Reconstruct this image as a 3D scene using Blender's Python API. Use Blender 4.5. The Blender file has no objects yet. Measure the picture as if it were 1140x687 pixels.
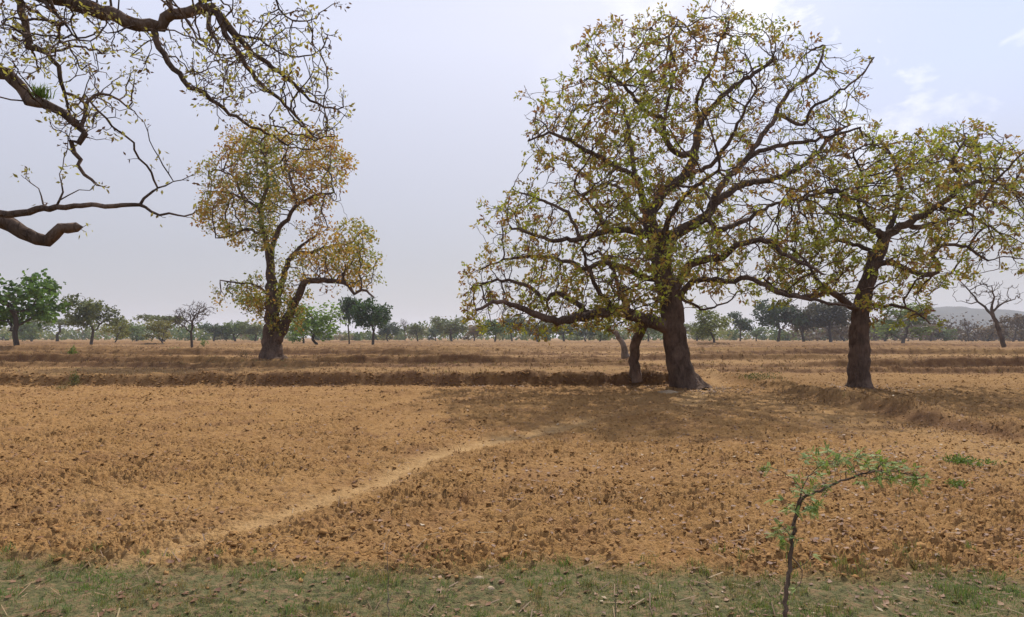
import bpy, math, random
import numpy as np
from mathutils import Vector
random.seed(7)
rng = np.random.default_rng(11)
S = bpy.context.scene
C = S.collection
F = 700.0; CX = 570.0; HY = 376.0; CH = 2.4

# ------------------------------------------------------------ camera, render
cam = bpy.data.cameras.new('camera'); camo = bpy.data.objects.new('camera', cam); C.objects.link(camo)
camo.location = (0, 0, CH); camo.rotation_euler = (math.radians(90), 0, 0)
cam.sensor_width = 36; cam.lens = 36*F/1140; cam.shift_y = (HY-343.5)/1140
cam.clip_start = 0.05; cam.clip_end = 20000
S.camera = camo
S.render.engine = 'CYCLES'
S.cycles.use_denoising = True
try: S.cycles.denoiser = 'OPENIMAGEDENOISE'
except Exception: pass
S.cycles.max_bounces = 5; S.cycles.diffuse_bounces = 2; S.cycles.glossy_bounces = 1
S.cycles.transmission_bounces = 3; S.cycles.volume_bounces = 1; S.cycles.transparent_max_bounces = 4
S.cycles.caustics_reflective = False; S.cycles.caustics_refractive = False
S.view_settings.view_transform = 'Standard'; S.view_settings.look = 'None'
S.view_settings.gamma = 1; S.view_settings.use_curve_mapping = False
S.view_settings.exposure = 0.08

# ------------------------------------------------------------ noise
_perm = np.random.default_rng(3).permutation(512).astype(np.int64)
_perm = np.concatenate([_perm, _perm])
_g = np.random.default_rng(4).uniform(0, 2*np.pi, 512)
_gx, _gy = np.cos(_g), np.sin(_g)
def perlin(x, y):
    x = np.asarray(x, float); y = np.asarray(y, float)
    xi = np.floor(x).astype(np.int64); yi = np.floor(y).astype(np.int64)
    xf = x-xi; yf = y-yi
    u = xf*xf*xf*(xf*(xf*6-15)+10); v = yf*yf*yf*(yf*(yf*6-15)+10)
    def gr(ix, iy, dx, dy):
        h = _perm[_perm[ix & 511] + (iy & 511)]
        return _gx[h]*dx+_gy[h]*dy
    a = gr(xi, yi, xf, yf); b = gr(xi+1, yi, xf-1, yf)
    c = gr(xi, yi+1, xf, yf-1); d = gr(xi+1, yi+1, xf-1, yf-1)
    return (a+u*(b-a))*(1-v)+(c+u*(d-c))*v
def fbm(x, y, n=4, s=0.5):
    t = 0; a = 1
    for k in range(n):
        t = t+a*perlin(x*2**k+17.3*k, y*2**k-9.1*k); a *= s
    return t
def sst(a, b, x):
    t = np.clip((x-a)/(b-a), 0, 1); return t*t*(3-2*t)
def bump(x, w): return np.exp(-(x/w)**2)
def bank(d, y, w):      # steep towards the viewer's field, gentle behind
    return np.where(d < 0, np.exp(-(d/(.24+.0018*y))**2), np.exp(-(d/(w*1.6))**2))
def bandy(X, yy, sd): return yy+yy*.07*perlin(X/yy*1.3+sd, sd)+yy*.012*perlin(X/yy*7, sd*2)
def segdist(X, Y, pts):
    best = np.full(np.shape(X), 1e9)
    for (ax, ay), (bx, by) in zip(pts[:-1], pts[1:]):
        dx, dy = bx-ax, by-ay; L = dx*dx+dy*dy
        t = np.clip(((X-ax)*dx+(Y-ay)*dy)/L, 0, 1)
        best = np.minimum(best, np.hypot(X-ax-t*dx, Y-ay-t*dy))
    return best

def gp(px, py, h=0.0):       # ground point under a pixel for ground height h
    Y = (CH-h)*F/(py-HY); return ((px-CX)/F*Y, Y)
PATH = [gp(x, y) for x, y in [(60,668),(120,640),(230,602),(330,570),(420,540),(470,515),(540,495),(600,482),(660,466),(740,455),(800,462)]]
PATH2 = [gp(760,452), gp(800,428), gp(783,412), (11.5, 60)]
DBUND = [(12.3,47),(12.4,40),(12.2,34),(12.3,29),(12.0,22.6),(12.4,20.3),(11.9,16.6),(12.2,14.5),(12.4,9)]

def yb(X): return 30.9+.25*perlin(X*1.6, 9.1)+.14*perlin(X*3.7, 2.2)+0.5*perlin(X*0.12, 1.7)+0.22*perlin(X*0.5, 4.1)+0.012*X
FARB = [(42, .22, .5, 1.3), (48, .42, .6, 2.1), (58, .38, .6, 5.2), (72, .42, .8, 7.7), (90, .40, 1.0, 9.9), (112, .42, 1.0, 15.9), (135, .36, 1.2, 12.4), (175, .36, 1.4, 3.3), (230, .4, 2.0, 4.4)]
def masks(X, Y):
    d = Y-yb(X)
    right = sst(8.2, 10.5, X)                       # 1 where the front bank has ended
    terr = sst(0.0, 0.55, d)*(1-right)
    far = sst(40, 60, Y)
    terr = np.maximum(terr, far)
    crest = bump(d-0.75, 0.42)*(1-right)
    face = bump(d-0.25, 0.45)*(1-right)
    db = segdist(X, Y, DBUND)+0.16*perlin(X*.8, Y*.8)
    dbm = bump(db, .5)*sst(8, 11, Y)*(1-sst(40, 46, Y))
    pd = segdist(X, Y, PATH)+0.12*perlin(X*1.3, Y*1.3)
    w = .13+.017*Y
    path = bump(pd, w)*(.85+.15*sst(9.5, 12, Y))*(1-.85*sst(16.5, 20, Y))*(.85+.6*perlin(X*2.2, Y*2.2))
    pd2 = segdist(X, Y, PATH2)+.2*perlin(X*1.1, Y*1.1)
    path = np.maximum(path, .45*bump(pd2, .5))
    grass = 1-sst(6.2, 6.8, Y+0.35*perlin(X*0.9, 3.3)+0.12*perlin(X*3, Y*3)+.03*X)
    # trodden dusty patch round the big tree
    tr = .7*bump(np.hypot((X-8.5)/4.5, (Y-25)/5.0), 1.0)
    tr = np.maximum(tr, bump(np.hypot((X-10)/2.2, (Y-18)/9.0), 1.0)*.9)
    tr = np.maximum(tr, bump(np.hypot((X+4.8)/2.2, (Y-9.2)/1.3), 1.0)*.6)
    return dict(d=d, right=right, terr=terr, crest=crest, face=face, dbm=dbm, path=path, grass=grass, trod=tr)
def height(X, Y, fine=True):
    X = np.asarray(X, float); Y = np.asarray(Y, float)
    m = masks(X, Y)
    h = 0.42*m['terr']+0.24*m['crest']*(1+.6*perlin(X*.35, 8.8))*(1-.45*sst(-12, -22, X))
    h = h+0.36*m['dbm']*(1+.5*perlin(X*.4, Y*.5)+.4*perlin(X*1.7, Y*1.7))
    h = h+0.08*fbm(X*.12, Y*.12, 3)
    for (yy, hh, ww, sd) in FARB:
        l = bandy(X, yy, sd)
        amp = hh*(0.95+1.3*perlin(X/yy*2.2+sd*3, sd+.5)+.6*perlin(X/yy*9, sd*3)+.4*perlin(X*.9, sd))
        h = h+np.clip(amp*1.3, 0.02, .85)*bank(Y-l, yy, ww)*sst(34, 40, Y)
    h = h+0.15*sst(60, 260, Y)+.02*sst(300, 4000, Y)
    if fine:
        near = 1-sst(60, 110, Y)
        cl = (1-.8*m['path'])*(1-.75*m['grass'])*(1-.45*m['trod'])*(1-.5*m['terr'])
        n1 = perlin(X*2.1, Y*2.1); n2 = perlin(X*5.2+9, Y*5.2); n3 = perlin(X*8.5, Y*11.5+4); n4 = perlin(X*19, Y*22)
        h = h+near*cl*(0.05*n1+(.8+1.1*np.clip(.5+perlin(X*.5+5, Y*.5)*1.5, 0, 1))*(0.13*np.clip(.3-np.abs(perlin(X*3.6+9, Y*5.6)), -.2, .3)*(.8+n1)+0.13*np.clip(.3-np.abs(n3), -.2, .3)+0.030*n4*(1-sst(12, 20, Y))))
        rough = np.clip(m['face']+m['crest'], 0, 1)
        h = h+rough*(.22*perlin(X*.7, Y*1.2+3)+.12*perlin(X*1.9, Y*2.3+3)+.04*perlin(X*4.3, Y*5.3))
        h = h-.03*m['path']*near
    return h
def gz(x, y): return float(height(np.array([x]), np.array([y]), False)[0])

# ------------------------------------------------------------ mesh helpers
def mk(name, V, Fc, mat, parent=None, smooth=False, attr=None, n=None, colattr=None):
    """V (N,3); Fc (M,k) array of equal-sized faces, or list of such arrays"""
    V = np.asarray(V, np.float32)
    if not isinstance(Fc, list): Fc = [Fc]
    Fc = [np.asarray(f, np.int32) for f in Fc if len(f)]
    me = bpy.data.meshes.new(name)
    me.vertices.add(len(V)); me.vertices.foreach_set('co', V.ravel())
    nl = sum(f.size for f in Fc); nf = sum(len(f) for f in Fc)
    me.loops.add(nl); me.loops.foreach_set('vertex_index', np.concatenate([f.ravel() for f in Fc]))
    me.polygons.add(nf)
    tot = np.concatenate([np.full(len(f), f.shape[1], np.int32) for f in Fc])
    st = np.concatenate([[0], np.cumsum(tot)[:-1]]).astype(np.int32)
    me.polygons.foreach_set('loop_start', st); me.polygons.foreach_set('loop_total', tot)
    if smooth: me.polygons.foreach_set('use_smooth', np.ones(nf, bool))
    me.update(calc_edges=True)
    if attr is not None:
        a = me.attributes.new('v', 'FLOAT', 'FACE'); a.data.foreach_set('value', np.asarray(attr, np.float32))
    if colattr is not None:
        a = me.attributes.new('zone', 'FLOAT_COLOR', 'POINT'); a.data.foreach_set('color', np.asarray(colattr, np.float32).ravel())
    if mat: me.materials.append(mat)
    o = bpy.data.objects.new(name, me); C.objects.link(o)
    if parent: o.parent = parent
    return o
def tag(o, label=None, cat=None, group=None, kind=None):
    if label: o['label'] = label
    if cat: o['category'] = cat
    if group: o['group'] = group
    if kind: o['kind'] = kind
    return o
def empty(name, loc=(0, 0, 0), rz=0):
    o = bpy.data.objects.new(name, None); C.objects.link(o); o.location = loc; o.rotation_euler = (0, 0, rz)
    o.empty_display_size = .2
    return o

# ------------------------------------------------------------ materials
def mat(name):
    m = bpy.data.materials.new(name); m.use_nodes = True
    nt = m.node_tree; nt.nodes.clear()
    out = nt.nodes.new('ShaderNodeOutputMaterial')
    return m, nt, out
def N(nt, t, **kw):
    n = nt.nodes.new(t)
    for k, v in kw.items():
        if k.startswith('_'): setattr(n, k[1:], v)
        else: n.inputs[k.replace('__', ' ')].default_value = v
    return n
def noise(nt, vec, scale, detail=4, rough=.55, dist=0):
    n = nt.nodes.new('ShaderNodeTexNoise'); n.inputs['Scale'].default_value = scale
    n.inputs['Detail'].default_value = detail; n.inputs['Roughness'].default_value = rough; n.inputs['Distortion'].default_value = dist
    if vec is not None: nt.links.new(vec, n.inputs['Vector'])
    return n.outputs['Fac']
def ramp(nt, fac, stops):
    n = nt.nodes.new('ShaderNodeValToRGB'); e = n.color_ramp.elements
    while len(e) < len(stops): e.new(.5)
    for i, (p, c) in enumerate(stops):
        e[i].position = p; e[i].color = (*c, 1) if len(c) == 3 else c
    if fac is not None: nt.links.new(fac, n.inputs[0])
    return n.outputs[0]
def mix(nt, fac, a, b, mode='MIX'):
    n = nt.nodes.new('ShaderNodeMix'); n.data_type = 'RGBA'; n.blend_type = mode
    for s, v in ((n.inputs[0], fac), (n.inputs[6], a), (n.inputs[7], b)):
        if hasattr(v, 'is_linked'): nt.links.new(v, s)
        elif isinstance(v, (int, float)): s.default_value = v
        else: s.default_value = (*v, 1)
    return n.outputs[2]
def math_(nt, op, a, b=None, c=None, clamp=False):
    n = nt.nodes.new('ShaderNodeMath'); n.operation = op; n.use_clamp = clamp
    for i, v in enumerate((a, b, c)):
        if v is None: continue
        if hasattr(v, 'is_linked'): nt.links.new(v, n.inputs[i])
        else: n.inputs[i].default_value = v
    return n.outputs[0]
def principled(nt, out, col, rough=.9, bumph=None, bstr=.5, bdist=.05, spec=.15):
    p = nt.nodes.new('ShaderNodeBsdfPrincipled'); p.inputs['Roughness'].default_value = rough
    p.inputs['Specular IOR Level'].default_value = spec
    if hasattr(col, 'is_linked'): nt.links.new(col, p.inputs['Base Color'])
    else: p.inputs['Base Color'].default_value = (*col, 1)
    if bumph is not None:
        b = nt.nodes.new('ShaderNodeBump'); b.inputs['Strength'].default_value = bstr; b.inputs['Distance'].default_value = bdist
        nt.links.new(bumph, b.inputs['Height']); nt.links.new(b.outputs[0], p.inputs['Normal'])
    nt.links.new(p.outputs[0], out.inputs['Surface'])
    return p
def pos(nt):
    return nt.nodes.new('ShaderNodeNewGeometry').outputs['Position']

def leaf_mat(name, stops, trans=.4, objcol=False, rough=.6):
    m, nt, out = mat(name)
    a = nt.nodes.new('ShaderNodeAttribute'); a.attribute_name = 'v'
    col = ramp(nt, a.outputs['Fac'], stops)
    if objcol:
        oi = nt.nodes.new('ShaderNodeObjectInfo')
        col = mix(nt, 1.0, col, oi.outputs['Color'], 'MULTIPLY')
    d = nt.nodes.new('ShaderNodeBsdfPrincipled'); d.inputs['Roughness'].default_value = rough; d.inputs['Specular IOR Level'].default_value = .25
    t = nt.nodes.new('ShaderNodeBsdfTranslucent'); nt.links.new(col, d.inputs['Base Color'])
    tc = mix(nt, 1.0, col, (1.25, 1.2, .7), 'MULTIPLY'); nt.links.new(tc, t.inputs['Color'])
    s = nt.nodes.new('ShaderNodeMixShader'); s.inputs[0].default_value = trans
    nt.links.new(d.outputs[0], s.inputs[1]); nt.links.new(t.outputs[0], s.inputs[2]); nt.links.new(s.outputs[0], out.inputs['Surface'])
    return m
def bark_mat(name, dark, light, sc=3.0, objcol=False):
    m, nt, out = mat(name)
    tc = nt.nodes.new('ShaderNodeTexCoord')
    mp = nt.nodes.new('ShaderNodeMapping'); mp.inputs['Scale'].default_value = (1, 1, .28); nt.links.new(tc.outputs['Object'], mp.inputs[0])
    n1 = noise(nt, mp.outputs[0], sc*3, 6, .7, .4); n2 = noise(nt, tc.outputs['Object'], sc*.4, 3)
    v = nt.nodes.new('ShaderNodeTexVoronoi'); v.inputs['Scale'].default_value = sc*3.2; v.feature = 'DISTANCE_TO_EDGE'; nt.links.new(mp.outputs[0], v.inputs['Vector'])
    crack = ramp(nt, v.outputs['Distance'], [(0, (0, 0, 0)), (.16, (1, 1, 1))])
    col = ramp(nt, n1, [(.3, dark), (.72, light)])
    col = mix(nt, ramp(nt, n2, [(.45, (0, 0, 0)), (.7, (.6, .6, .6))]), col, tuple(c*1.7 for c in light))
    if objcol:
        oi = nt.nodes.new('ShaderNodeObjectInfo'); col = mix(nt, 1.0, col, oi.outputs['Color'], 'MULTIPLY')
    h = mix(nt, .5, n1, crack)
    principled(nt, out, col, .95, h, .9, .05, .1)
    return m

M = {}
M['bark'] = bark_mat('bark', (.046, .030, .023), (.145, .099, .074))
M['bark_pale'] = bark_mat('pale_bark', (.09, .07, .055), (.24, .19, .155))
M['bark_brown'] = bark_mat('brown_bark', (.07, .045, .035), (.2, .14, .105))
M['bark_far'] = bark_mat('far_bark', (.05, .04, .035), (.12, .095, .08), 2.0)
M['leaf_big'] = leaf_mat('mahua_leaf', [(0, (.19, .09, .055)), (.18, (.28, .15, .07)), (.36, (.36, .25, .06)), (.56, (.29, .28, .055)), (.8, (.25, .30, .05)), (1, (.44, .46, .07))])
M['leaf_gold'] = leaf_mat('golden_leaf', [(0, (.24, .12, .055)), (.2, (.40, .21, .06)), (.45, (.46, .31, .07)), (.65, (.31, .28, .065)), (1, (.18, .22, .06))])
M['leaf_over'] = leaf_mat('overhead_leaf', [(0, (.08, .045, .035)), (.35, (.16, .09, .05)), (.6, (.3, .26, .08)), (1, (.42, .4, .12))])
M['leaf_far'] = leaf_mat('far_leaf', [(0, (.55, .55, .5)), (.5, (1, 1, 1)), (1, (1.5, 1.45, 1.2))], .3, True)
M['leaf_acacia'] = leaf_mat('acacia_leaf', [(0, (.09, .13, .03)), (.5, (.14, .23, .045)), (1, (.26, .34, .08))], .35)
M['grass'] = leaf_mat('grass_blade', [(0, (.30, .21, .10)), (.35, (.2, .18, .075)), (.6, (.13, .18, .055)), (1, (.14, .22, .06))], .3)
M['dry'] = leaf_mat('dry_grass_blade', [(0, (.10, .055, .035)), (.5, (.2, .12, .07)), (.85, (.34, .23, .12)), (1, (.18, .18, .07))], .25)
M['litter'] = leaf_mat('fallen_leaf', [(0, (.12, .058, .035)), (.5, (.20, .10, .052)), (.85, (.29, .17, .09)), (1, (.42, .33, .22))], .15)

def soil_colour(nt):
    P = pos(nt)
    n1 = noise(nt, P, .35, 5, .6); n2 = noise(nt, P, 5, 5, .65); n3 = noise(nt, P, 30, 3, .6)
    c = ramp(nt, n1, [(.3, (.225, .115, .039)), (.7, (.315, .176, .061))])
    c = mix(nt, ramp(nt, n2, [(.35, (.0, .0, .0)), (.7, (1, 1, 1))]), c, (.32, .186, .076))
    c = mix(nt, ramp(nt, n3, [(.25, (.75, .75, .75)), (.5, (0, 0, 0))]), c, (.15, .07, .034))
    c = mix(nt, ramp(nt, noise(nt, P, .75, 6, .7, .6), [(.50, (0, 0, 0)), (.68, (.55, .55, .55))]), c, (.17, .085, .042))
    return c, P, n1, n2, n3
m, nt, out = mat('tilled_soil')
c, P, n1, n2, n3 = soil_colour(nt)
za = nt.nodes.new('ShaderNodeAttribute'); za.attribute_name = 'zone'
sep = nt.nodes.new('ShaderNodeSeparateColor'); nt.links.new(za.outputs['Color'], sep.inputs[0])
zp, zg, zt = sep.outputs[0], sep.outputs[1], sep.outputs[2]; zb = za.outputs['Alpha']
# stubble terraces
n4 = noise(nt, P, 1.2, 6, .7); n5 = noise(nt, P, .09, 4, .6)
stub = ramp(nt, n4, [(.3, (.13, .070, .030)), (.5, (.24, .138, .052)), (.72, (.35, .22, .085))])
stub = mix(nt, ramp(nt, n5, [(.35, (0, 0, 0)), (.6, (.8, .8, .8))]), stub, (.19, .108, .045))
c = mix(nt, math_(nt, 'MULTIPLY', zt, math_(nt, 'ADD', .45, n1), clamp=True), c, stub)
c = mix(nt, zp, c, mix(nt, n2, (.35, .215, .092), (.42, .27, .125)))
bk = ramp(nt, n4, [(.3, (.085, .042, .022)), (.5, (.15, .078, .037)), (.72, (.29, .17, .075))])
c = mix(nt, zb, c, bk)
gr = ramp(nt, noise(nt, P, 9, 5, .7), [(.3, (.08, .055, .032)), (.45, (.10, .10, .042)), (.62, (.20, .135, .07))])
c = mix(nt, zg, c, gr)
hb = mix(nt, .45, n3, noise(nt, P, 12, 6, .7))
principled(nt, out, c, .95, hb, 1.0, .06, .1)
M['soil'] = m
m, nt, out = mat('soil_clod')
c, P, n1, n2, n3 = soil_colour(nt)
a = nt.nodes.new('ShaderNodeAttribute'); a.attribute_name = 'v'
c = mix(nt, 1.0, c, ramp(nt, a.outputs['Fac'], [(0, (.82, .78, .75)), (1, (1.12, 1.12, 1.1))]), 'MULTIPLY')
principled(nt, out, c, .95, n3, .6, .02, .1); M['clod'] = m
m, nt, out = mat('pale_stone')
P = pos(nt); c = ramp(nt, noise(nt, P, 6, 5), [(.3, (.24, .17, .11)), (.7, (.42, .32, .21))])
principled(nt, out, c, .9, noise(nt, P, 20, 5), .5, .03); M['stone'] = m
m, nt, out = mat('hill_slope')
P = pos(nt); c = ramp(nt, noise(nt, P, .01, 6, .65), [(.35, (.022, .03, .022)), (.65, (.05, .05, .035))])
principled(nt, out, c, 1.0); M['hill'] = m

# ------------------------------------------------------------ ground sheet
def rows():
    y = [3.0]
    while y[-1] < 75: y.append(y[-1]*1.0038)
    while y[-1] < 260: y.append(y[-1]*1.006)
    while y[-1] < 9000: y.append(y[-1]*1.06)
    return np.array([-60, -25, -10, -4, 0, 1.4, 2.3]+y)
ys = rows()
tc_ = np.linspace(-1.02, 1.02, 920)
tc_ = np.concatenate([[-4, -2.8, -2.1, -1.7, -1.45, -1.28, -1.18, -1.1, -1.05], tc_, [1.05, 1.1, 1.18, 1.28, 1.45, 1.7, 2.1, 2.8, 4]])
scale = np.maximum(ys, 0) + 0
scale = np.where(ys < 3.0, np.maximum(3.0, 30*(3-ys)/30+3.0), ys)
GX = tc_[None, :]*scale[:, None]; GY = np.repeat(ys[:, None], len(tc_), 1)
GY = GY+0*GX
Hh = height(GX, GY)
mk_ = masks(GX, GY)
V = np.stack([GX, GY, Hh], -1).reshape(-1, 3)
nr, nc = GX.shape
ii = (np.arange(nr-1)[:, None]*nc+np.arange(nc-1)[None, :]).ravel()
Fc = np.stack([ii, ii+1, ii+nc+1, ii+nc], 1)
wn = perlin(GX*.5, GY*.5)
zp = np.clip(mk_['path']*.9*(1-mk_['terr'])+mk_['trod']*.5*(.7+wn)*(1-mk_['terr']), 0, 1)
for (yy, hh, ww, sd) in FARB: pass
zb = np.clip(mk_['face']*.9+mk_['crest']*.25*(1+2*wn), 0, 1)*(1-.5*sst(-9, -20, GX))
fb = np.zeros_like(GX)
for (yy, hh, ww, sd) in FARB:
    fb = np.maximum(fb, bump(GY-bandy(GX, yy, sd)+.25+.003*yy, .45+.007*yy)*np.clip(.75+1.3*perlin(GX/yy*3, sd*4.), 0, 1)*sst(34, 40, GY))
zb = np.clip(zb+.95*fb+bump(segdist(GX+.55, GY, DBUND), .45)*sst(9, 12, GY)*(.25+.65*sst(26, 18, GY))*(1-sst(40, 44, GY)), 0, 1)  # left flank of diagonal ridge darkened: dry growth plus painted shade
zt = np.clip(mk_['terr']*(.85+.5*wn)+.4*mk_['dbm']+.55*sst(12.8, 14, GX)*sst(18, 24, GY)*(1-mk_['terr']), 0, 1)
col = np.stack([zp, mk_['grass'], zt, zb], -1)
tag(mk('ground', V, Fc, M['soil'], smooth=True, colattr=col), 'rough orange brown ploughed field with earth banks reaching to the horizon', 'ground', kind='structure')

# ------------------------------------------------------------ scattered ground stuff
def ico():
    t = (1+5**.5)/2
    v = np.array([(-1,t,0),(1,t,0),(-1,-t,0),(1,-t,0),(0,-1,t),(0,1,t),(0,-1,-t),(0,1,-t),(t,0,-1),(t,0,1),(-t,0,-1),(-t,0,1)], float)
    v /= np.linalg.norm(v[0])
    f = np.array([(0,11,5),(0,5,1),(0,1,7),(0,7,10),(0,10,11),(1,5,9),(5,11,4),(11,10,2),(10,7,6),(7,1,8),(3,9,4),(3,4,2),(3,2,6),(3,6,8),(3,8,9),(4,9,5),(2,4,11),(6,2,10),(8,6,7),(9,8,1)])
    return v, f
def scatter(n, y0, y1, tmax, power=1.0):
    """points spread with density falling with distance"""
    u = rng.random(n)
    Y = (y0**(1-power)+u*(y1**(1-power)-y0**(1-power)))**(1/(1-power)) if power != 1 else y0*(y1/y0)**u
    X = rng.uniform(-tmax, tmax, n)*Y
    return X, Y
X, Y = scatter(66000, 6.0, 46, .98, .9)
mm = masks(X, Y)
keep = rng.random(len(X)) < (1-.93*mm['path'])*(1-.95*mm['grass'])*(1-.75*mm['trod'])*(1-.9*mm['terr'])*np.clip(.5+perlin(X*.45, Y*.45)*1.7+.8*perlin(X*1.5, Y*1.5), .3, 1)
X, Y = X[keep], Y[keep]
nb_ = 3600                                           # lumps broken off the bank face and along its foot
XB = rng.uniform(-32, 9, nb_); YB = yb(XB)+rng.normal(.15, .35, nb_); X = np.concatenate([X, XB]); Y = np.concatenate([Y, YB]); n = len(X)
iv, if_ = ico()
s = (.006+.020*rng.random(n)**4+.0007*Y)*rng.uniform(.7, 1.4, n); s[-nb_:] = rng.uniform(.02, .085, nb_)*rng.uniform(.4, 1, nb_)
vv = iv[None]*(1+.5*(rng.random((n, 12, 1))-.5)*2)
sc3 = np.stack([rng.uniform(.8, 1.9, n), rng.uniform(.8, 1.4, n), rng.uniform(.3, .6, n)], -1)*s[:, None]
vv = vv*sc3[:, None, :]
a = rng.uniform(0, 6.28, n); ca, sa = np.cos(a)[:, None], np.sin(a)[:, None]
vx = vv[..., 0]*ca-vv[..., 1]*sa; vy = vv[..., 0]*sa+vv[..., 1]*ca
hz = height(X, Y)
V = np.stack([vx+X[:, None], vy+Y[:, None], vv[..., 2]+vx*rng.normal(0, .3, (n, 1))+hz[:, None]+s[:, None]*.05], -1).reshape(-1, 3)
Fc = (if_[None]+12*np.arange(n)[:, None, None]).reshape(-1, 3)
tag(mk('soil_clods', V, Fc, M['clod'], attr=np.repeat(rng.random(n), 20)), 'loose orange clods of earth lying all over the ploughed field', 'clods', kind='stuff')

def blades(X, Y, Z, hgt, wid, lean, val, base=None):
    n = len(X); a = rng.uniform(0, 6.28, n); la = rng.uniform(0, 6.28, n)
    dx, dy = np.cos(a)*wid/2, np.sin(a)*wid/2
    lx, ly = np.cos(la)*lean*hgt, np.sin(la)*lean*hgt
    p = np.zeros((n, 5, 3))
    p[:, 0] = np.stack([X-dx, Y-dy, Z-.01], -1); p[:, 1] = np.stack([X+dx, Y+dy, Z-.01], -1)
    p[:, 2] = np.stack([X+dx*.7+lx*.35, Y+dy*.7+ly*.35, Z+hgt*.6], -1); p[:, 3] = np.stack([X-dx*.7+lx*.35, Y-dy*.7+ly*.35, Z+hgt*.6], -1)
    p[:, 4] = np.stack([X+lx, Y+ly, Z+hgt*np.sqrt(np.clip(1-lean**2*.5, .2, 1))], -1)
    b = 5*np.arange(n)[:, None]
    q = b+np.array([[0, 1, 2, 3]]); t = b+np.array([[3, 2, 4]])
    return p.reshape(-1, 3), [q, t], np.concatenate([val, val])
# short green turf of the foreground strip
n = 95000
X = rng.uniform(-8.5, 8.5, n); Y = rng.uniform(4.2, 7.1, n)
g = masks(X, Y)['grass']*(.06+1.1*np.clip(.42+2.0*perlin(X*1.1, Y*1.6)+1.2*perlin(X*4, Y*5), 0, 1))
k = rng.random(n) < g; X, Y = X[k], Y[k]; n = len(X)
nt_ = 420; TX = rng.uniform(-8, 8, nt_); TY = rng.uniform(4.3, 7.0, nt_)-.0*TX; rp = 26
X = np.concatenate([X, np.repeat(TX, rp)+rng.normal(0, .035, nt_*rp)]); Y = np.concatenate([Y, np.repeat(TY, rp)+rng.normal(0, .035, nt_*rp)])
tall = np.concatenate([np.ones(n), np.repeat(rng.uniform(1.2, 2.4, nt_), rp)]); n = len(X)
pv, pf, pa = blades(X, Y, height(X, Y), tall*rng.uniform(.012, .04, n)*(1+1.2*np.clip(perlin(X*2.5, Y*3)*2, 0, 1)), rng.uniform(.004, .009, n), rng.uniform(.2, 1.0, n), np.clip(.55+.45*perlin(X*1.1, Y*1.1)*1.5+rng.normal(0, .2, n), 0, 1))
tag(mk('short_grass', pv, pf, M['grass'], attr=pa), 'short thin green grass strip along the near edge of the field', 'grass', kind='stuff')
# dry weeds, stubble on terraces and banks
X, Y = scatter(110000, 9, 260, 1.0, 1.12)
mm = masks(X, Y)
fbp = np.zeros_like(X)
for (yy, hh, ww, sd) in FARB:
    fbp = np.maximum(fbp, bump(Y-bandy(X, yy, sd), ww*1.2)*sst(34, 40, Y))
pr = .30*mm['terr']*np.clip(.4+1.2*perlin(X*.1, Y*.1), .08, 1)+.9*fbp+.10*mm['crest']+.16*mm['dbm']+.002
k = rng.random(len(X)) < pr; X, Y = X[k], Y[k]
rep = 7; tufth = rng.uniform(.05, .20, len(X))
hh = np.repeat(tufth, rep)*rng.uniform(.5, 1.1, len(X)*rep)
tv = np.repeat(np.clip(.45+.25*rng.normal(size=len(X)), 0, .95)+.0*X, rep)
XX = np.repeat(X, rep)+rng.normal(0, .07, len(X)*rep); YY = np.repeat(Y, rep)+rng.normal(0, .07, len(X)*rep)
hz = height(XX, YY)
pv, pf, pa = blades(XX, YY, hz, hh, np.clip(.006+.0006*YY, 0, .06), rng.uniform(.2, 1, len(XX)), np.clip(tv+rng.normal(0, .1, len(XX)), 0, .97))
tag(mk('dry_stubble', pv, pf, M['dry'], attr=pa), 'dry brown stubble and weeds over the banks and far fields', 'stubble', kind='stuff')
# fallen leaves
def litter(name, X, Y, s, label):
    n = len(X); Z = height(X, Y)+.012
    a = rng.uniform(0, 6.28, n); tilt = rng.uniform(-.9, .9, n); curl = rng.uniform(-.3, .5, n)
    d = np.stack([np.cos(a), np.sin(a), tilt*.4], -1); e = np.stack([-np.sin(a), np.cos(a), rng.uniform(-.3, .3, n)], -1)
    up = np.array([0, 0, 1.])
    c0 = np.stack([X, Y, Z], -1); L = s[:, None]; W = L*.42
    p = np.zeros((n, 6, 3))
    p[:, 0] = c0-d*L*.5; p[:, 1] = c0+e*W+up*(curl[:, None]*W)-d*L*.05; p[:, 2] = c0+d*L*.5+up*L*.1; p[:, 3] = c0-e*W+up*(curl[:, None]*W)
    p[:, 4] = c0-d*L*.2; p[:, 5] = c0+d*L*.2
    b = 6*np.arange(n)[:, None]
    q1 = b+np.array([[0, 4, 1]]); q2 = b+np.array([[4, 5, 1]]); q3 = b+np.array([[5, 2, 1]]); q4 = b+np.array([[0, 3, 4]]); q5 = b+np.array([[4, 3, 5]]); q6 = b+np.array([[5, 3, 2]])
    val = np.clip(rng.beta(2, 3, n)*1.0+(rng.random(n) < .05)*.5, 0, 1)
    o = mk(name, p.reshape(-1, 3), [q1, q2, q3, q4, q5, q6], M['litter'], attr=np.tile(val, 6))
    return tag(o, label, 'leaf litter', kind='stuff')
X, Y = scatter(5200, 4.3, 24, .98, 1.15)
k = rng.random(len(X)) < .15+.8*np.clip(.3+perlin(X*.6+2, Y*.6)*2, 0, 1); X, Y = X[k], Y[k]; n = len(X)
a = rng.uniform(0, 6.28, n); L = rng.uniform(.05, .22, n)/2; W = rng.uniform(.0015, .004, n)*(1+.08*Y)
dx, dy = np.cos(a)*L, np.sin(a)*L; ex_, ey_ = -np.sin(a)*W, np.cos(a)*W
Z0, Z1 = height(X-dx, Y-dy)+.012, height(X+dx, Y+dy)+.02+rng.uniform(0, .03, n)
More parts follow.
